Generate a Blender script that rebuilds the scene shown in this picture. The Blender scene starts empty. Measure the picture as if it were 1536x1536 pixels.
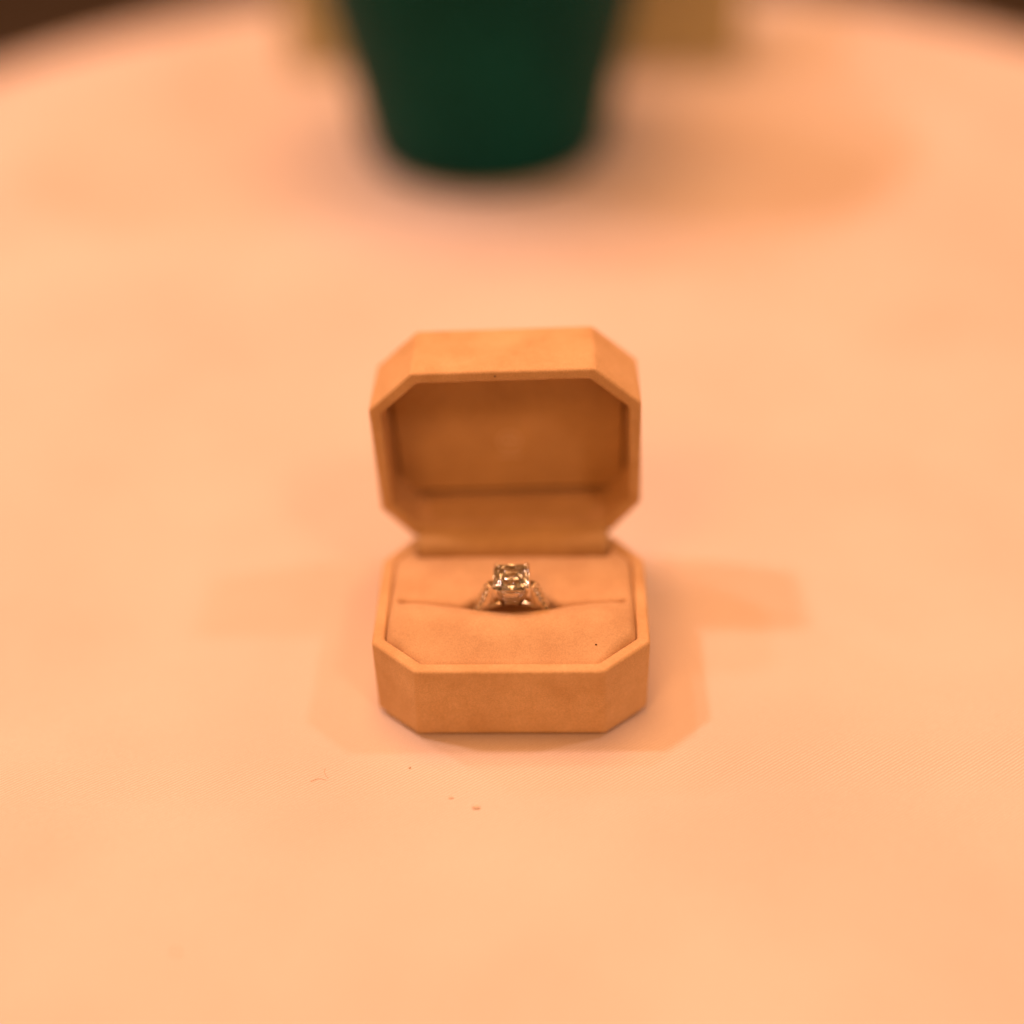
import bpy, bmesh, math, random
from mathutils import Vector, Matrix, noise

MM = 0.001
R = math.radians
scene = bpy.context.scene
col = scene.collection
random.seed(7)

# ------------------------------------------------------------------ camera
PITCH, ROLL, DIST = R(38.274), R(1.82), 302.287
target = Vector((0.619, 0, 43.937)) * MM
fw = Vector((0, math.cos(PITCH), -math.sin(PITCH)))
up = Vector((0, math.sin(PITCH), math.cos(PITCH)))
rt = Vector((1, 0, 0))
right_c = math.cos(ROLL) * rt - math.sin(ROLL) * up
up_c = math.sin(ROLL) * rt + math.cos(ROLL) * up
cam_data = bpy.data.cameras.new('camera')
cam = bpy.data.objects.new('camera', cam_data)
col.objects.link(cam)
m = Matrix.Identity(4)
m.col[0].xyz, m.col[1].xyz, m.col[2].xyz = right_c, up_c, -fw
m.col[3].xyz = target - fw * DIST * MM
cam.matrix_world = m
cam_data.sensor_width = 36
cam_data.lens = 50
cam_data.clip_start = 0.01
cam_data.clip_end = 60
cam_data.dof.use_dof = True
cam_data.dof.focus_distance = 0.303
cam_data.dof.aperture_fstop = 1.75
scene.camera = cam

# ------------------------------------------------------------------ light
WARM = (1.0, 0.425, 0.150)      # soft room light
LAMP = (1.0, 0.640, 0.560)      # whiter hall lamps
world = bpy.data.worlds.new('World')
scene.world = world
world.use_nodes = True
bg = world.node_tree.nodes['Background']
bg.inputs[0].default_value = (1.0, 0.425, 0.12, 1)
bg.inputs[1].default_value = 0.24


def lamp(name, direction, dist, power, radius):
    d = bpy.data.lights.new(name, 'POINT')
    d.energy = power
    d.color = LAMP
    d.shadow_soft_size = radius
    o = bpy.data.objects.new(name, d)
    o.location = Vector(direction).normalized() * dist
    col.objects.link(o)


lamp('hall_lamp', (-0.66, 0.21, 1.0), 1.7, 28.5, 0.055)
lamp('hall_lamp', (0.77, 0.18, 1.0), 1.7, 15.0, 0.06)
lamp('hall_lamp', (-0.50, 0.42, 1.0), 1.8, 10.0, 0.05)
lamp('hall_lamp', (-1.04, 0.83, 1.0), 2.0, 9.0, 0.10)


def panel(loc, size, power, tint=WARM):
    d = bpy.data.lights.new('soft_fill_light', 'AREA')
    d.shape = 'DISK'
    d.size = size
    d.energy = power
    d.color = tint
    o = bpy.data.objects.new('soft_fill_light', d)
    o.location = loc
    o.rotation_euler = (Vector((0.0, 0.05, 0)) - Vector(loc)).to_track_quat('-Z', 'Y').to_euler()
    col.objects.link(o)


panel((-0.10, 0.45, 2.0), 1.1, 24.0)  # broad soft room light from overhead
panel((-0.85, -1.25, 1.8), 0.7, 11.0)  # added fill from behind the camera, brightens the box front
panel((0.95, -1.15, 1.8), 0.28, 7.5, (1.0, 0.53, 0.32))  # added smaller, whiter fill for sparkle in the stones, not a room lamp

scene.view_settings.view_transform = 'Standard'
scene.view_settings.look = 'None'
scene.view_settings.gamma = 1
scene.view_settings.use_curve_mapping = False
scene.view_settings.exposure = 0.35
scene.cycles.max_bounces = 14
scene.cycles.transmission_bounces = 14
scene.cycles.glossy_bounces = 8
scene.cycles.diffuse_bounces = 6
scene.cycles.sample_clamp_indirect = 20


# ------------------------------------------------------------------ materials
def new_mat(name):
    mt = bpy.data.materials.new(name)
    mt.use_nodes = True
    nt = mt.node_tree
    return mt, nt, nt.nodes['Principled BSDF']


def N(nt, kind, **kw):
    n = nt.nodes.new(kind)
    for k, v in kw.items():
        if k.startswith('i_'):
            n.inputs[k[2:].replace('_', ' ')].default_value = v
        else:
            setattr(n, k, v)
    return n


def velvet(name, dark, light, sheen=0.35):
    mt, nt, p = new_mat(name)
    L = nt.links.new
    tc = N(nt, 'ShaderNodeTexCoord')
    n1 = N(nt, 'ShaderNodeTexNoise', i_Scale=95.0, i_Detail=4.0, i_Roughness=0.6)
    n2 = N(nt, 'ShaderNodeTexNoise', i_Scale=3200.0, i_Detail=2.0)
    L(tc.outputs['Object'], n1.inputs['Vector'])
    L(tc.outputs['Object'], n2.inputs['Vector'])
    cr = N(nt, 'ShaderNodeValToRGB')
    cr.color_ramp.elements[0].position = 0.33
    cr.color_ramp.elements[1].position = 0.68
    cr.color_ramp.elements[0].color = (*dark, 1)
    cr.color_ramp.elements[1].color = (*light, 1)
    L(n1.outputs['Fac'], cr.inputs['Fac'])
    mx = N(nt, 'ShaderNodeMix', data_type='RGBA', blend_type='MULTIPLY')
    mx.inputs[0].default_value = 0.34
    L(cr.outputs['Color'], mx.inputs[6])
    L(n2.outputs['Color'], mx.inputs[7])
    cr2 = N(nt, 'ShaderNodeValToRGB')
    cr2.color_ramp.elements[0].position = 0.3
    cr2.color_ramp.elements[1].position = 0.7
    cr2.color_ramp.elements[0].color = (0.45, 0.45, 0.45, 1)
    L(n2.outputs['Fac'], cr2.inputs['Fac'])
    L(cr2.outputs['Color'], mx.inputs[7])
    L(mx.outputs[2], p.inputs['Base Color'])
    p.inputs['Roughness'].default_value = 0.9
    p.inputs['Specular IOR Level'].default_value = 0.15
    p.inputs['Sheen Weight'].default_value = sheen
    p.inputs['Sheen Roughness'].default_value = 0.45
    p.inputs['Sheen Tint'].default_value = (*light, 1)
    b1 = N(nt, 'ShaderNodeBump', i_Strength=0.35, i_Distance=0.00012)
    L(n2.outputs['Fac'], b1.inputs['Height'])
    b2 = N(nt, 'ShaderNodeBump', i_Strength=0.35, i_Distance=0.0012)
    L(n1.outputs['Fac'], b2.inputs['Height'])
    L(b1.outputs['Normal'], b2.inputs['Normal'])
    L(b2.outputs['Normal'], p.inputs['Normal'])
    return mt


VELVET = velvet('tan_velvet', (0.62, 0.39, 0.19), (0.75, 0.505, 0.27))
VELVET_PAD = velvet('tan_velvet_cushion', (0.60, 0.38, 0.205), (0.70, 0.47, 0.265), 0.3)
LINING = velvet('tan_velvet_lining', (0.60, 0.385, 0.18), (0.69, 0.455, 0.215), 0.2)


def cloth_material():
    mt, nt, p = new_mat('white_twill_cloth')
    L = nt.links.new
    tc = N(nt, 'ShaderNodeTexCoord')
    mp = N(nt, 'ShaderNodeMapping')
    mp.inputs['Rotation'].default_value = (0, 0, R(58))
    L(tc.outputs['Object'], mp.inputs['Vector'])
    wv = N(nt, 'ShaderNodeTexWave', wave_type='BANDS', bands_direction='X', i_Scale=470.0, i_Distortion=1.2, i_Detail=2.0)
    wv.inputs['Detail Scale'].default_value = 3.0
    L(mp.outputs['Vector'], wv.inputs['Vector'])
    fine = N(nt, 'ShaderNodeTexNoise', i_Scale=2600.0, i_Detail=2.0)
    L(tc.outputs['Object'], fine.inputs['Vector'])
    big = N(nt, 'ShaderNodeTexNoise', i_Scale=14.0, i_Detail=3.0)
    L(tc.outputs['Object'], big.inputs['Vector'])
    cr = N(nt, 'ShaderNodeValToRGB')
    cr.color_ramp.elements[0].color = (0.77, 0.665, 0.610, 1)
    cr.color_ramp.elements[1].color = (0.82, 0.735, 0.690, 1)
    cr.color_ramp.elements[0].position = 0.35
    cr.color_ramp.elements[1].position = 0.65
    L(big.outputs['Fac'], cr.inputs['Fac'])
    mx = N(nt, 'ShaderNodeMix', data_type='RGBA', blend_type='MULTIPLY')
    L(cr.outputs['Color'], mx.inputs[6])
    ma = N(nt, 'ShaderNodeMath', operation='MULTIPLY')
    L(wv.outputs['Fac'], ma.inputs[0])
    L(fine.outputs['Fac'], ma.inputs[1])
    cr2 = N(nt, 'ShaderNodeValToRGB')
    cr2.color_ramp.elements[0].color = (0.74, 0.69, 0.64, 1)
    cr2.color_ramp.elements[1].position = 0.6
    L(ma.outputs[0], cr2.inputs['Fac'])
    L(cr2.outputs['Color'], mx.inputs[7])
    mx.inputs[0].default_value = 0.8
    L(mx.outputs[2], p.inputs['Base Color'])
    p.inputs['Roughness'].default_value = 0.85
    p.inputs['Specular IOR Level'].default_value = 0.2
    p.inputs['Sheen Weight'].default_value = 0.15
    b = N(nt, 'ShaderNodeBump', i_Strength=0.6, i_Distance=0.00015)
    L(ma.outputs[0], b.inputs['Height'])
    L(b.outputs['Normal'], p.inputs['Normal'])
    return mt


def plain(name, color, rough=0.5, metal=0.0, spec=0.5, noise_scale=None, noise_amt=0.15, coat=0.0):
    mt, nt, p = new_mat(name)
    L = nt.links.new
    p.inputs['Roughness'].default_value = rough
    p.inputs['Metallic'].default_value = metal
    p.inputs['Specular IOR Level'].default_value = spec
    p.inputs['Coat Weight'].default_value = coat
    p.inputs['Base Color'].default_value = (*color, 1)
    if noise_scale:
        tc = N(nt, 'ShaderNodeTexCoord')
        n = N(nt, 'ShaderNodeTexNoise', i_Scale=noise_scale, i_Detail=4.0)
        L(tc.outputs['Object'], n.inputs['Vector'])
        cr = N(nt, 'ShaderNodeValToRGB')
        cr.color_ramp.elements[0].color = (*[c * (1 - noise_amt) for c in color], 1)
        cr.color_ramp.elements[1].color = (*[min(1, c * (1 + noise_amt)) for c in color], 1)
        cr.color_ramp.elements[0].position = 0.3
        cr.color_ramp.elements[1].position = 0.7
        L(n.outputs['Fac'], cr.inputs['Fac'])
        L(cr.outputs['Color'], p.inputs['Base Color'])
    return mt


CLOTH = cloth_material()
FLOOR = plain('brown_carpet', (0.085, 0.06, 0.045), 0.9, noise_scale=40, noise_amt=0.4)
WOOD = plain('table_wood', (0.25, 0.14, 0.07), 0.5, noise_scale=20)
GREEN = plain('dark_green_glaze', (0.0012, 0.058, 0.052), 0.5, spec=0.07, noise_scale=30, noise_amt=0.2)
KRAFT = plain('brown_paperboard', (0.52, 0.46, 0.25), 0.8, noise_scale=25, noise_amt=0.12)
TAN = plain('tan_paperboard', (0.58, 0.54, 0.32), 0.8, noise_scale=25, noise_amt=0.12)
METAL = plain('white_gold', (0.86, 0.80, 0.72), 0.13, metal=1.0, noise_scale=900, noise_amt=0.05)
LINT = plain('brown_lint', (0.55, 0.45, 0.34), 0.9, noise_scale=2000)
CRUMB = plain('pink_crumb', (0.74, 0.60, 0.50), 0.9, noise_scale=2000)
SPECK = plain('dark_speck', (0.08, 0.04, 0.025), 0.9, noise_scale=2000)
FOIL = plain('faint_foil_print', (0.76, 0.56, 0.34), 0.55, noise_scale=600, noise_amt=0.1)


def gem_material(name, ior, tint):
    mt, nt, p = new_mat(name)
    tc = N(nt, 'ShaderNodeTexCoord')
    n = N(nt, 'ShaderNodeTexNoise', i_Scale=300.0)
    nt.links.new(tc.outputs['Object'], n.inputs['Vector'])
    cr = N(nt, 'ShaderNodeValToRGB')
    cr.color_ramp.elements[0].color = (*tint, 1)
    cr.color_ramp.elements[1].color = (1, 1, 1, 1)
    nt.links.new(n.outputs['Fac'], cr.inputs['Fac'])
    nt.links.new(cr.outputs['Color'], p.inputs['Base Color'])
    p.inputs['Roughness'].default_value = 0.0
    p.inputs['IOR'].default_value = ior
    p.inputs['Transmission Weight'].default_value = 1.0
    return mt


DIAMOND = gem_material('diamond', 2.42, (0.92, 0.99, 0.97))


# ------------------------------------------------------------------ helpers
def link_mesh(name, me, mat, parent=None):
    o = bpy.data.objects.new(name, me)
    if mat and not me.materials:
        me.materials.append(mat)
    col.objects.link(o)
    o.parent = parent
    return o


def obj(name, bm, mat, parent=None, smooth=False):
    bmesh.ops.recalc_face_normals(bm, faces=bm.faces)
    me = bpy.data.meshes.new(name)
    bm.to_mesh(me)
    bm.free()
    if smooth:
        for f in me.polygons:
            f.use_smooth = True
    return link_mesh(name, me, mat, parent)


def bevel(o, w, seg=3, ang=25):
    b = o.modifiers.new('bevel', 'BEVEL')
    b.width = w
    b.segments = seg
    b.limit_method = 'ANGLE'
    b.angle_limit = R(ang)
    b.harden_normals = False
    for f in o.data.polygons:
        f.use_smooth = True
    o.modifiers.new('weighted', 'WEIGHTED_NORMAL').keep_sharp = True
    return o


def empty(name, loc=(0, 0, 0), rz=0.0):
    o = bpy.data.objects.new(name, None)
    o.empty_display_size = 0.01
    o.location = loc
    o.rotation_euler = (0, 0, rz)
    col.objects.link(o)
    return o


def tag(o, label=None, cat=None, group=None, kind=None):
    if label:
        o['label'] = label
    if cat:
        o['category'] = cat
    if group:
        o['group'] = group
    if kind:
        o['kind'] = kind
    return o


def offset_poly(pts, d):
    """inward offset of a convex counter-clockwise polygon"""
    n = len(pts)
    out = []
    for i in range(n):
        a, b, c = Vector(pts[i - 1]), Vector(pts[i]), Vector(pts[(i + 1) % n])
        e1, e2 = (b - a).normalized(), (c - b).normalized()
        n1, n2 = Vector((-e1.y, e1.x)), Vector((-e2.y, e2.x))
        k = d / (1 + n1.dot(n2))
        out.append(b + (n1 + n2) * k)
    return [(p.x, p.y) for p in out]


def octagon(w, af, yf, yb, ab, y0, y1):
    return [(-af, y0), (af, y0), (w, yf), (w, yb), (ab, y1), (-ab, y1), (-w, yb), (-w, yf)]


def loops_mesh(loops, cap_first=True, cap_last=True):
    bm = bmesh.new()
    vs = [[bm.verts.new(p) for p in lp] for lp in loops]
    n = len(vs[0])
    for a, b in zip(vs, vs[1:]):
        for i in range(n):
            bm.faces.new((a[i], a[(i + 1) % n], b[(i + 1) % n], b[i]))
    if cap_first:
        bm.faces.new(vs[0][::-1])
    if cap_last:
        bm.faces.new(vs[-1])
    return bm


def lathe(profile, seg=64, k=1.0):
    profile = [(r * k, z) for r, z in profile]
    bm = bmesh.new()
    rings = []
    for r, z in profile:
        if r < 1e-7:
            rings.append([bm.verts.new((0, 0, z))])
        else:
            rings.append([bm.verts.new((r * math.cos(2 * math.pi * i / seg), r * math.sin(2 * math.pi * i / seg), z)) for i in range(seg)])
    for a, b in zip(rings, rings[1:]):
        for i in range(seg):
            j = (i + 1) % seg
            if len(a) == 1:
                bm.faces.new((a[0], b[i], b[j]))
            elif len(b) == 1:
                bm.faces.new((a[i], a[j], b[0]))
            else:
                bm.faces.new((a[i], a[j], b[j], b[i]))
    return bm


def tube(points, rad, seg=8):
    bm = bmesh.new()
    pts = [Vector(p) for p in points]
    rings = []
    for i, p in enumerate(pts):
        t = (pts[min(i + 1, len(pts) - 1)] - pts[max(i - 1, 0)]).normalized()
        s = t.cross(Vector((0.13, 0.2, 1))).normalized()
        u = s.cross(t)
        r = rad(i / (len(pts) - 1)) if callable(rad) else rad
        rings.append([bm.verts.new(p + (s * math.cos(a) + u * math.sin(a)) * r) for a in [2 * math.pi * k / seg for k in range(seg)]])
    for a, b in zip(rings, rings[1:]):
        for i in range(seg):
            bm.faces.new((a[i], a[(i + 1) % seg], b[(i + 1) % seg], b[i]))
    bm.faces.new(rings[0][::-1])
    bm.faces.new(rings[-1])
    return bm


def sstep(a, b, x):
    t = min(1, max(0, (x - a) / (b - a)))
    return t * t * (3 - 2 * t)


# ------------------------------------------------------------------ setting: floor, table, tablecloth
TZ = -0.745
bm = bmesh.new()
for p in ((-12, -12), (12, -12), (12, 12), (-12, 12)):
    bm.verts.new((p[0], p[1], TZ))
bm.faces.new(bm.verts)
tag(obj('floor', bm, FLOOR), 'dark brown floor below the cloth covered table', 'floor', kind='structure')

TC = Vector((0.004, 0.180, 0))
TR = 0.300
table = tag(empty('round_table', (TC.x, TC.y, TZ)), 'small round pedestal table hidden under the white tablecloth', 'table')
H0 = -TZ
o = obj('tabletop', lathe([(0, H0 - 0.025), (TR - 0.002, H0 - 0.025), (TR + 0.002, H0 - 0.020), (TR + 0.002, H0 - 0.006), (TR - 0.003, H0 - 0.002), (0, H0 - 0.002)], 96), WOOD, table)
o = obj('pedestal', lathe([(0, 0.03), (0.03, 0.03), (0.03, H0 - 0.026), (0, H0 - 0.026)], 32), WOOD, table, True)
o = obj('base_plate', lathe([(0, 0), (0.2, 0), (0.2, 0.012), (0.04, 0.0295), (0, 0.0295)], 48), WOOD, table, True)


def cloth_height(x, y):
    d = math.hypot(x / 0.062, (y + 0.004) / 0.060)
    d2 = math.hypot(x + 0.006, y - 0.2885) / 0.058
    k = sstep(1.0, 2.0, d) * sstep(1.0, 1.7, d2) * (1 - sstep(0.33, 0.36, y) * sstep(0.46, 0.44, y))
    n1 = noise.noise(Vector((x * 9 + 3.1, y * 13, 0.7)))
    n2 = noise.noise(Vector(((x + y * 0.5) * 22, (y - x * 0.5) * 9, 5.2)))
    # a soft fold that runs off towards the right front edge
    f = (x * 0.62 - (y + 0.115) * 0.79 - 0.055)
    fold = math.exp(-(f / 0.012) ** 2) * sstep(-0.03, -0.09, y) * 0.9
    return k * (n1 * 0.0028 + n2 * 0.0012 + fold * 0.0009) + (k - 1) * 0.0


bm = bmesh.new()
SEG = 220
rad = [0.0] + [TR * (i / 84) for i in range(1, 85)]
rings = []
for r in rad:
    if r == 0:
        rings.append([bm.verts.new((0, 0, cloth_height(TC.x, TC.y)))])
    else:
        ring = []
        for i in range(SEG):
            a = 2 * math.pi * i / SEG
            x, y = r * math.cos(a), r * math.sin(a)
            ring.append(bm.verts.new((x, y, cloth_height(x + TC.x, y + TC.y))))
        rings.append(ring)
skirt = [(0.004, -0.0006), (0.0075, -0.003), (0.0095, -0.008), (0.010, -0.016)] + [(0.010, -0.03 - 0.045 * k) for k in range(16)]
for dr, z in skirt:
    ring = []
    for i in range(SEG):
        a = 2 * math.pi * i / SEG
        t = sstep(-0.02, -0.4, z)
        w = t * (0.022 * math.sin(a * 17 + 1.3 * math.sin(a * 3)) + 0.012 * math.sin(a * 29 + 2)) + t * 0.03
        rr = TR + dr + w
        ring.append(bm.verts.new((rr * math.cos(a), rr * math.sin(a), z)))
    rings.append(ring)
for a, b in zip(rings, rings[1:]):
    for i in range(SEG):
        j = (i + 1) % SEG
        if len(a) == 1:
            bm.faces.new((a[0], b[i], b[j]))
        else:
            bm.faces.new((a[i], a[j], b[j], b[i]))
o = obj('tablecloth', bm, CLOTH, None, True)
o.location = TC
tag(o, 'white twill tablecloth spread over the round table under warm light', 'tablecloth')

# ------------------------------------------------------------------ ring box
AF, YF, YB, D, AB, H = 19.83, 9.13, 36.62, 45.16, 23.11, 19.85
PHI, HL, LROLL, LX = R(90.56), 18.68, R(1.33), -0.38
YC = 24.0
T = 2.8
box = tag(empty('ring_box', (0, 0, 0.0003), R(-2.3)), 'open octagonal tan velvet ring box standing on the tablecloth', 'ring box')


def P(x, y, z):
    return (x * MM, (y - YC) * MM, z * MM)


top = octagon(30, AF, YF, YB, AB, 0, D)
bot = octagon(29.75, AF + 0.55, YF - 1.2, YB + 0.4, AB, 0.1, D - 0.3)
inn = offset_poly(top, T)


def fabric_wobble(bm, amp, scale):
    for v in bm.verts:
        v.co += v.normal * amp * noise.noise(v.co * scale) if v.normal.length else Vector()


def shell(outer_a, outer_b, inner, f, za, zb, zfloor):
    loops = [[f(x, y, za) for x, y in outer_a], [f(x, y, zb) for x, y in outer_b], [f(x, y, zb) for x, y in inner], [f(x, y, zfloor) for x, y in inner]]
    return loops_mesh(loops)


foot = offset_poly(bot, 1.5)
obj('foot', loops_mesh([[P(x, y, 0) for x, y in foot], [P(x, y, 0.95) for x, y in foot]]), VELVET, box)
o = obj('base', shell(bot, top, inn, P, 0.9, H, 2.2), VELVET, box)
bevel(o, 0.75 * MM, 4)

# lid: (x, v) in the mouth plane measured from the hinge, n into the lid
def LID(x, y, n):
    v = D - y
    x2 = x * math.cos(LROLL) - v * math.sin(LROLL) + LX
    v2 = x * math.sin(LROLL) + v * math.cos(LROLL)
    yy = D - math.cos(PHI) * v2 + math.sin(PHI) * n
    zz = H + 0.25 + math.sin(PHI) * v2 + math.cos(PHI) * n
    return P(x2, yy, zz)


LF = HL - 2.4
lid_back = offset_poly(top, 0.25)
loops = [[LID(x, y, HL) for x, y in lid_back], [LID(x, y, 0) for x, y in top], [LID(x, y, 0) for x, y in inn], [LID(x, y, LF) for x, y in inn]]
lid = obj('lid', loops_mesh(loops), VELVET, box)
bevel(lid, 0.75 * MM, 4)
PN = HL - 6.6            # front face of the lining panel
pan = offset_poly(octagon(30, AF, YF, D - 7.5, 26.9, 0, D - 0.9), T + 0.55)
pan2 = offset_poly(octagon(30, AF, YF, D - 7.5, 26.9, 0, D - 0.9), T + 0.95)
loops = [[LID(x, y, LF + 0.3) for x, y in pan], [LID(x, y, PN + 0.4) for x, y in pan], [LID(x, y, PN) for x, y in pan2]]
o = obj('lining_panel', loops_mesh(loops), LINING, lid)
bevel(o, 0.3 * MM, 2)

# faint round print on the lining: a ring with a short bar under it
bm = bmesh.new()
cy = D - 18.5
for r0, r1 in ((2.3, 2.75), (0.0, 0.9)):
    n = 36
    for k in range(n):
        a, b = 2 * math.pi * k / n, 2 * math.pi * (k + 1) / n
        q = [(r1 * math.cos(a), r1 * math.sin(a)), (r1 * math.cos(b), r1 * math.sin(b)), (r0 * math.cos(b), r0 * math.sin(b)), (r0 * math.cos(a), r0 * math.sin(a))]
        if r0 == 0:
            q = q[:3]
        bm.faces.new([bm.verts.new(LID(x, cy + y, PN - 0.03)) for x, y in q])
bm.faces.new([bm.verts.new(LID(x, cy + 4.2 + y, PN - 0.03)) for x, y in ((-2.6, -0.3), (2.6, -0.3), (2.6, 0.3), (-2.6, 0.3))])
obj('emblem', bm, FOIL, lid)

# hinge lining: velvet strip that runs from the lid's lower wall down to the cushion
prof = [(D + 12, H + 2.9), (D + 6, H + 2.85), (D + 1, H + 2.75), (D - 2.4, H + 2.5), (D - 4.4, H + 1.7), (D - 5.3, H - 0.2), (D - 5.6, H - 4.0), (D - 5.7, H - 8.0)]
pv = []
for i in range(len(prof) - 1):
    for k in range(4):
        t = k / 4
        pv.append((prof[i][0] * (1 - t) + prof[i + 1][0] * t, prof[i][1] * (1 - t) + prof[i + 1][1] * t))
pv.append(prof[-1])
for _ in range(4):
    pv = [pv[0]] + [((pv[i - 1][0] + 2 * pv[i][0] + pv[i + 1][0]) / 4, (pv[i - 1][1] + 2 * pv[i][1] + pv[i + 1][1]) / 4) for i in range(1, len(pv) - 1)] + [pv[-1]]
bm = bmesh.new()
grid = []
nx = 24
for j, (y, z) in enumerate(pv):
    w = 22.2
    row = []
    for i in range(nx + 1):
        x = -w + 2 * w * i / nx
        e = (abs(x) / w) ** 14 * 0.6
        sk = math.sin(LROLL) * x * sstep(D - 6, D + 1, y)
        row.append(bm.verts.new(P(x + LX * 0.5, y, z - e + sk)))
    grid.append(row)
for a, b in zip(grid, grid[1:]):
    for i in range(nx):
        bm.faces.new((a[i], a[i + 1], b[i + 1], b[i]))
o = obj('hinge_strip', bm, LINING, box, True)
so = o.modifiers.new('solid', 'SOLIDIFY')
so.thickness = 0.5 * MM
so.offset = 0

# cushion with a slit
RY = 20.2        # the ring's plane


def half_width(poly, y):
    best = 0
    n = len(poly)
    for i in range(n):
        (x0, y0), (x1, y1) = poly[i], poly[(i + 1) % n]
        if x0 < 0 and x1 < 0:
            continue
        if abs(y1 - y0) < 1e-9:
            continue
        t = (y - y0) / (y1 - y0)
        if -1e-9 <= t <= 1 + 1e-9:
            best = max(best, x0 + t * (x1 - x0))
    return best


pad = offset_poly(top, T + 0.12)
PY0, PY1 = pad[0][1], D - 3.1


def pad_dist(x, y):
    d = min(y - PY0, (PY1 - y) * 0.8)
    n = len(pad)
    for i in range(n):
        (x0, y0), (x1, y1) = pad[i], pad[(i + 1) % n]
        e = Vector((x1 - x0, y1 - y0)).normalized()
        d = min(d, -(x - x0) * e.y + (y - y0) * e.x)
    return max(0, d)


def slit_c(x):
    return RY + 1.7 * (1 - math.exp(-(x / 13) ** 2))


def slit_w(x, side):
    w = 0.55 + 0.80 * sstep(12.5, 9.0, abs(x))
    if side > 0:
        w += 1.7 * sstep(11.5, 5.5, abs(x))
    return w


def cushion_z(x, y):
    d = pad_dist(x, y)
    r = 1.7
    z = H + 0.55 - (r - math.sqrt(max(0, r * r - (r - min(d, r)) ** 2)))
    # soft plump roll in front of the slit, falling towards the front edge
    if y < slit_c(x):
        t = (y - PY0) / (slit_c(x) - PY0)
        tt = min(1, max(0, t))
        z += 2.8 * math.sin(math.pi * tt ** 1.35) * sstep(30, 21, abs(x)) - 2.3 * (1 - tt) ** 2
    else:
        t = (y - slit_c(x)) / (PY1 - slit_c(x))
        z += 0.5 * math.sin(math.pi * min(1, max(0, t))) * sstep(30, 20, abs(x))
    z += 0.16 * noise.noise(Vector((x * 0.13, y * 0.17, 1.7))) + 0.05 * noise.noise(Vector((x * 0.5, y * 0.5, 4)))
    # the ring presses the lips down
    q = math.exp(-(x / 15) ** 2)
    dy = y - slit_c(x)
    if dy < 0:
        z -= q * 1.9 * math.exp(-(dy / 4.2) ** 2)
    else:
        z -= q * 1.0 * math.exp(-(dy / 5.0) ** 2)
    # the back edge rolls down into the groove before the hinge strip
    z -= 6.0 * sstep(D - 9.2, D - 6.4, y) ** 1.5 * sstep(22.6, 21.0, abs(x))
    if dy > 0:
        z -= 0.8 * math.exp(-(dy / 5.0) ** 2) * sstep(25.6, 22, abs(x))
    # the slit itself
    win = sstep(25.6, 23.4, abs(x))
    w = slit_w(x, dy)
    rl = 1.3
    ad_ = abs(dy)
    if ad_ < w + rl:
        if ad_ <= w:
            cut = 1.0
            z -= win * (rl + 2.5 + 11.5 * sstep(13.5, 11, abs(x)))
        else:
            u = (w + rl - ad_) / rl
            z -= win * rl * (1 - math.sqrt(max(0, 1 - u * u)))
    return z


bm = bmesh.new()
ts = []
n = 16
for i in range(n + 1):
    t = i / n
    ts.append(('f', t))
rows = []
NX = 110
offs = [-2.9, -2.6, -2.3, -2.05, -1.85, -1.65, -1.5, -1.4, -1.36, -1.34, 0.0, 1.34, 1.36, 1.4, 1.5, 1.65, 1.85, 2.05, 2.3, 2.6, 2.9]
ref = [0.0, 0.15, 0.4, 0.8, 1.3, 1.8, 2.6, 3.6, 5, 6.4, 8, 9.6, 11, 12.4, 13.6, 14.4]
cols_x = [math.sin((i / NX - 0.5) * math.pi * 0.94) / math.sin(0.47 * math.pi) for i in range(NX + 1)]


def row_y(kind, s, x):
    if kind == 'slit':
        w = slit_w(x, s)
        o_ = math.copysign(max(0, abs(s) - 1.35) + w * min(1, abs(s) / 1.35), s) if s else 0
        return slit_c(x) + o_
    if kind == 'front':
        return PY0 + (slit_c(x) - 2.9 - PY0) * s
    k = 1.55 + slit_w(x, 1)
    return slit_c(x) + k + (PY1 - slit_c(x) - k) * s


spec = [('front', s) for s in (0, .008, .025, .05, .08, .11, .16, .22, .3, .38, .46, .55, .64, .73, .82, .91)]
spec += [('slit', s) for s in offs]
spec += [('back', s) for s in (.08, .17, .27, .37, .47, .55, .62, .67, .71, .75, .78, .81, .84, .87, .90, .93, .95, .975, .99, 1.0)]
for kind, s in spec:
    row = []
    for c in cols_x:
        x = c * 27.6
        for _ in range(3):
            y = row_y(kind, s, x)
            x = c * half_width(pad, min(max(y, PY0 + 1e-4), PY1))
        row.append((x, y))
    rows.append(row)
vg = [[bm.verts.new(P(x, y, cushion_z(x, y))) for x, y in row] for row in rows]
for a, b in zip(vg, vg[1:]):
    for i in range(NX):
        bm.faces.new((a[i], a[i + 1], b[i + 1], b[i]))
# sides down to the floor of the tray
edge = [vg[0][i] for i in range(NX + 1)] + [r[-1] for r in vg[1:]] + [vg[-1][i] for i in range(NX - 1, -1, -1)] + [r[0] for r in vg[-2:0:-1]]
low = [bm.verts.new((v.co.x, v.co.y, 2.6 * MM)) for v in edge]
for i in range(len(edge)):
    j = (i + 1) % len(edge)
    bm.faces.new((edge[j], edge[i], low[i], low[j]))
o = obj('cushion', bm, VELVET_PAD, box, True)

# ------------------------------------------------------------------ ring
RZ = 13.0
ring = tag(empty('engagement_ring', (0, 0, 0), R(-2.3)), 'silver diamond ring with a square stone stuck in the cushion slit', 'ring')
XR = 0.15


def G(x, y, z):
    return P(x + XR, RY + y, z)


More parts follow.
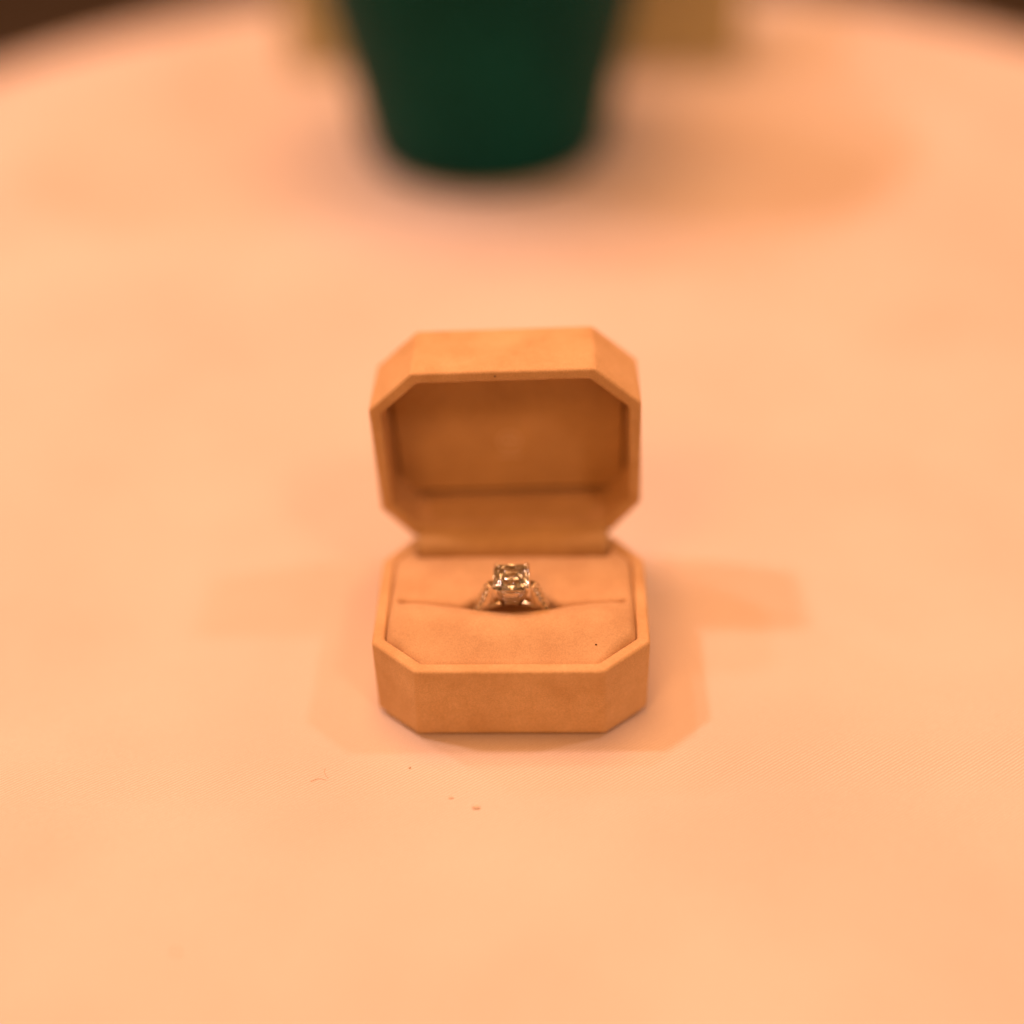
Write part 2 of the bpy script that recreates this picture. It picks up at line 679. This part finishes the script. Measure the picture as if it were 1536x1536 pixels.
def hull(name, pts, mat, parent, jitter=0):
    b = bmesh.new()
    for p in pts:
        b.verts.new(p)
    res = bmesh.ops.convex_hull(b, input=b.verts)
    junk = [g for g in res['geom_interior'] if isinstance(g, bmesh.types.BMVert)]
    if junk:
        bmesh.ops.delete(b, geom=junk, context='VERTS')
    return obj(name, b, mat, parent)


# band: ring in the x-z plane, rounded-rectangle section
RO, RI, HW = 10.0, 8.75, 1.15
sec = [(RI, -HW * .8), (RI + .12, -HW), (RO - .3, -HW), (RO, -HW * .7), (RO, HW * .7), (RO - .3, HW), (RI + .12, HW), (RI, HW * .8)]
bm = bmesh.new()
seg = 96
rr = []
for i in range(seg):
    a = 2 * math.pi * i / seg
    rr.append([bm.verts.new(G(r * math.cos(a), y, RZ + r * math.sin(a))) for r, y in sec])
for i in range(seg):
    A, B = rr[i], rr[(i + 1) % seg]
    for k in range(len(sec)):
        bm.faces.new((A[k], A[(k + 1) % len(sec)], B[(k + 1) % len(sec)], B[k]))
o = obj('band', bm, METAL, ring)
bevel(o, 0.12 * MM, 2, 20)

GZ = 28.8                      # girdle height
SX, SY, CC = 3.9, 4.1, 1.1   # stone half sizes and cut corner


def oct_pts(sx, sy, c, z, f=1.0):
    q = [(-sx + c, -sy), (sx - c, -sy), (sx, -sy + c), (sx, sy - c), (sx - c, sy), (-sx + c, sy), (-sx, sy - c), (-sx, -sy + c)]
    return [G(x * f, y * f, z) for x, y in q]


pts = oct_pts(SX, SY, CC, GZ + 0.12) + oct_pts(SX, SY, CC, GZ - 0.12)
pts += oct_pts(SX, SY, CC * 1.05, GZ + 0.75, 0.86) + oct_pts(SX, SY, CC * 1.15, GZ + 1.25, 0.63)
pts += [G(x, y, GZ - 1.2) for x, y in ((0, -SY * .90), (SX * .90, 0), (0, SY * .90), (-SX * .90, 0), (SX * .73, -SY * .73), (SX * .73, SY * .73), (-SX * .73, SY * .73), (-SX * .73, -SY * .73))]
pts += [G(x, y, GZ - 2.75) for x, y in ((1.5, -1.95), (1.5, 1.95), (-1.5, 1.95), (-1.5, -1.95), (2.3, 0), (-2.3, 0), (0, 2.2), (0, -2.2))]
pts += [G(0, 0, GZ - 4.0)]
hull('center_stone', pts, DIAMOND, ring)

# basket: gallery rail under the girdle and lower rail above the band, with four prongs
g0, g1 = GZ - 3.7, GZ - 3.3
bm = loops_mesh([oct_pts(SX * .62, SY * .62, CC * .6, g0), oct_pts(SX * .66, SY * .66, CC * .6, g1), oct_pts(SX * .54, SY * .54, CC * .6, g1), oct_pts(SX * .50, SY * .50, CC * .6, g0), oct_pts(SX * .62, SY * .62, CC * .6, g0)], False, False)
bmesh.ops.remove_doubles(bm, verts=bm.verts, dist=1e-7)
basket = obj('gallery_rail', bm, METAL, ring)
bm = loops_mesh([oct_pts(SX * .62, SY * .50, CC * .6, GZ - 4.9), oct_pts(SX * .66, SY * .54, CC * .6, GZ - 4.2), oct_pts(SX * .44, SY * .36, CC * .5, GZ - 4.2), oct_pts(SX * .42, SY * .34, CC * .5, GZ - 4.9), oct_pts(SX * .62, SY * .50, CC * .6, GZ - 4.9)], False, False)
bmesh.ops.remove_doubles(bm, verts=bm.verts, dist=1e-7)
obj('lower_rail', bm, METAL, ring)
for sx in (-1, 1):
    for sy in (-1, 1):
        cx, cyy = SX - CC * .45, SY - CC * .45
        path = [G(sx * cx * .55, sy * cyy * .42, GZ - 6.2), G(sx * cx * .74, sy * cyy * .66, GZ - 3.6), G(sx * cx * .97, sy * cyy * .97, GZ - 1.0), G(sx * (cx + .12), sy * (cyy + .12), GZ + .25), G(sx * cx * .93, sy * cyy * .93, GZ + .85), G(sx * cx * .82, sy * cyy * .82, GZ + 1.0)]
        obj('prong', tube(path, lambda t: (0.5 - 0.1 * t) * MM if t < .95 else 0.25 * MM, 10), METAL, ring, True)

# pave stone shared mesh
b = bmesh.new()
for k in range(8):
    a = 2 * math.pi * k / 8
    b.verts.new((0.74 * MM * math.cos(a), 0.74 * MM * math.sin(a), 0))
    a += math.pi / 8
    b.verts.new((0.44 * MM * math.cos(a), 0.44 * MM * math.sin(a), 0.22 * MM))
b.verts.new((0, 0, -0.45 * MM))
bmesh.ops.convex_hull(b, input=b.verts)
bmesh.ops.recalc_face_normals(b, faces=b.faces)
pave = bpy.data.meshes.new('pave_stone')
b.to_mesh(pave)
b.free()
pave.materials.append(DIAMOND)

for s in (-1, 1):
    # cathedral shoulder: side outline in x-z, swept through the ring's width
    outer = [(9.7, RZ + 2.2), (9.0, RZ + 5.2), (8.0, RZ + 8.0), (6.95, RZ + 10.6), (6.0, RZ + 12.8), (5.3, RZ + 14.4)]
    inner = [(8.9, RZ + 2.2), (8.0, RZ + 4.9), (6.5, RZ + 7.4), (5.0, RZ + 9.0), (4.3, RZ + 11.2), (4.0, RZ + 13.9)]
    hw = [1.15, 1.25, 1.45, 1.5, 1.45, 1.25]
    bm = bmesh.new()
    rr = []
    for (ox, oz), (ix, iz), w in zip(outer, inner, hw):
        hx, hz = (ix - ox) * 0.62, (iz - oz) * 0.62
        rr.append([bm.verts.new(G(s * x, y, z)) for x, y, z in ((ox, -w * .32, oz), (ox, w * .32, oz), (ox + hx, w, oz + hz), (ix, w * .95, iz), (ix, -w * .95, iz), (ox + hx, -w, oz + hz))])
    for A, B in zip(rr, rr[1:]):
        for k in range(6):
            bm.faces.new((A[k], A[(k + 1) % 6], B[(k + 1) % 6], B[k]))
    bm.faces.new(rr[0][::-1])
    bm.faces.new(rr[-1])
    sh = obj('shoulder', bm, METAL, ring)
    bevel(sh, 0.22 * MM, 3, 35)
    # stones along the outer slope, two rows
    L_ = [0]
    for a_, c_ in zip(outer, outer[1:]):
        L_.append(L_[-1] + math.hypot(c_[0] - a_[0], c_[1] - a_[1]))
    for row in (-1, 1):
        for k in range(8):
            d_ = 1.0 + k * 1.5
            for i in range(len(outer) - 1):
                if L_[i] <= d_ <= L_[i + 1]:
                    t = (d_ - L_[i]) / (L_[i + 1] - L_[i])
                    x = outer[i][0] * (1 - t) + outer[i + 1][0] * t
                    z = outer[i][1] * (1 - t) + outer[i + 1][1] * t
                    nrm = Vector((s * (outer[i + 1][1] - outer[i][1]), 0, -(outer[i + 1][0] - outer[i][0]))).normalized()
                    nrm = (nrm * 0.78 + Vector((0, row * 0.62, 0))).normalized()
                    st = link_mesh('pave_stone', pave, None, sh)
                    st.rotation_euler = nrm.to_track_quat('Z', 'Y').to_euler()
                    st.location = Vector(G(s * (x - 0.42), row * 0.95, z - 0.2)) + nrm * 0.16 * MM

# ------------------------------------------------------------------ things behind
pot = tag(empty('green_pot', (-0.0045, 0.2885, 0.0002)), 'dark green tapered pot standing behind the ring box', 'pot')
KP = 1.07
pr = [(0, 0.0), (0.039, 0.0), (0.0425, 0.0015), (0.0440, 0.005), (0.0470, 0.026), (0.0525, 0.055), (0.0575, 0.088), (0.0615, 0.122)]
obj('body', lathe(pr + [(0.0615, 0.124), (0.0580, 0.124), (0.0530, 0.088), (0.0475, 0.055), (0.042, 0.026), (0.039, 0.006), (0, 0.006)], 72, KP), GREEN, pot, True)
obj('rim', lathe([(0.0617, 0.120), (0.0640, 0.1215), (0.0645, 0.127), (0.0630, 0.1295), (0.0595, 0.1295), (0.0578, 0.127), (0.0578, 0.1243), (0.0617, 0.1243), (0.0617, 0.120)], 72, KP), GREEN, pot, True)


def carton(name, loc, size, rz, mat, label):
    root = tag(empty(name, loc, R(rz)), label, 'box')
    w, d, h = size
    bm = bmesh.new()
    bmesh.ops.create_cube(bm, size=1)
    for v in bm.verts:
        v.co = Vector((v.co.x * w, v.co.y * d, (v.co.z + .5) * h * .72))
    bevel(obj('body', bm, mat, root), 0.0012, 2)
    bm = bmesh.new()
    bmesh.ops.create_cube(bm, size=1)
    for v in bm.verts:
        v.co = Vector((v.co.x * (w + .002), v.co.y * (d + .002), h * .722 + (v.co.z + .5) * h * .28))
    bevel(obj('lid', bm, mat, root), 0.0012, 2)


carton('paper_box', (0.062, 0.388, 0.0002), (0.088, 0.055, 0.07), -2, KRAFT, 'brown lidded paper box standing behind the green pot')
carton('paper_box', (-0.070, 0.391, 0.0002), (0.044, 0.040, 0.06), 6, TAN, 'narrow pale tan paper box standing behind the green pot')

# ------------------------------------------------------------------ lint and crumbs
def ground(x, y):
    return cloth_height(x * MM, y * MM)


def lint(pts, rad, label, mat=LINT):
    c = Vector((sum(p[0] for p in pts) / len(pts), sum(p[1] for p in pts) / len(pts)))
    dense = []
    for i in range(len(pts) - 1):
        p0, p1, p2, p3 = [Vector((*pts[min(max(k, 0), len(pts) - 1)], 0)) for k in (i - 1, i, i + 1, i + 2)]
        for k in range(5):
            t = k / 5
            dense.append(0.5 * ((2 * p1) + (p2 - p0) * t + (2 * p0 - 5 * p1 + 4 * p2 - p3) * t * t + (3 * p1 - p0 - 3 * p2 + p3) * t ** 3))
    z0 = max(ground(p.x, p.y) for p in dense) / MM
    o = obj('lint_fibre', tube([((p.x - c.x) * MM, (p.y - c.y) * MM, (rad + 0.02) * MM) for p in dense], rad * MM, 6), mat, None, True)
    o.location = (c.x * MM, c.y * MM, z0 * MM)
    tag(o, label, 'lint')


lint([(-41.1, -31.2), (-41.3, -31.9), (-40.9, -33.0), (-40.2, -34.0)], 0.045, 'curved stray fibre lying on the cloth by a wavy one')
lint([(-44.0, -34.6), (-43.1, -34.2), (-42.3, -33.9), (-41.4, -34.1), (-40.6, -34.5)], 0.045, 'wavy thin stray fibre lying flat on the cloth')


def crumb(x, y, z, r, mat, label, seed, name='crumb', sc=(1, 1, .6)):
    bm = bmesh.new()
    bmesh.ops.create_icosphere(bm, subdivisions=2, radius=r * MM)
    for v in bm.verts:
        k = 1 + 0.45 * noise.noise(v.co * (0.9 / (r * MM)) + Vector((seed, 0, 0)))
        v.co = Vector((v.co.x * sc[0] * k, v.co.y * sc[1] * k, v.co.z * sc[2] * k))
    lo = min(v.co.z for v in bm.verts)
    o = obj(name, bm, mat, None, True)
    o.location = (x * MM, y * MM, z - lo)
    tag(o, label, 'crumb')
    return o


crumb(-8.8, -43.0, ground(-8.8, -43), 0.62, CRUMB, 'pinkish crumb on the cloth in front of the box', 3, sc=(1.2, .9, .45))
crumb(-14.1, -40.3, ground(-14.1, -40.3), 0.34, CRUMB, 'pale flake on the cloth beside the pinkish crumb', 9, sc=(1.6, .7, .4))
crumb(-23.0, -31.7, ground(-23, -31.7), 0.24, LINT, 'tiny brown speck on the cloth near the box corner', 5)
crumb(-65.6, -76.3, ground(-65.6, -76.3), 0.5, CRUMB, 'small brown crumb on the cloth far from the box', 7)

def on_box(p):
    q = Matrix.Rotation(R(-2.3), 3, 'Z') @ Vector(p)
    return q.x / MM, q.y / MM, q.z + 0.0003


crumb(*on_box(P(18.3, 7.6, cushion_z(18.3, 7.6) - 0.02)), 0.2, SPECK, 'tiny dark speck on the front of the velvet cushion', 11)
crumb(*on_box(Vector(LID(-1.6, 1.1, -0.15)) - Vector((0, 0, 0.0002))), 0.2, SPECK, 'tiny dark speck on the upper rim of the lid', 13)
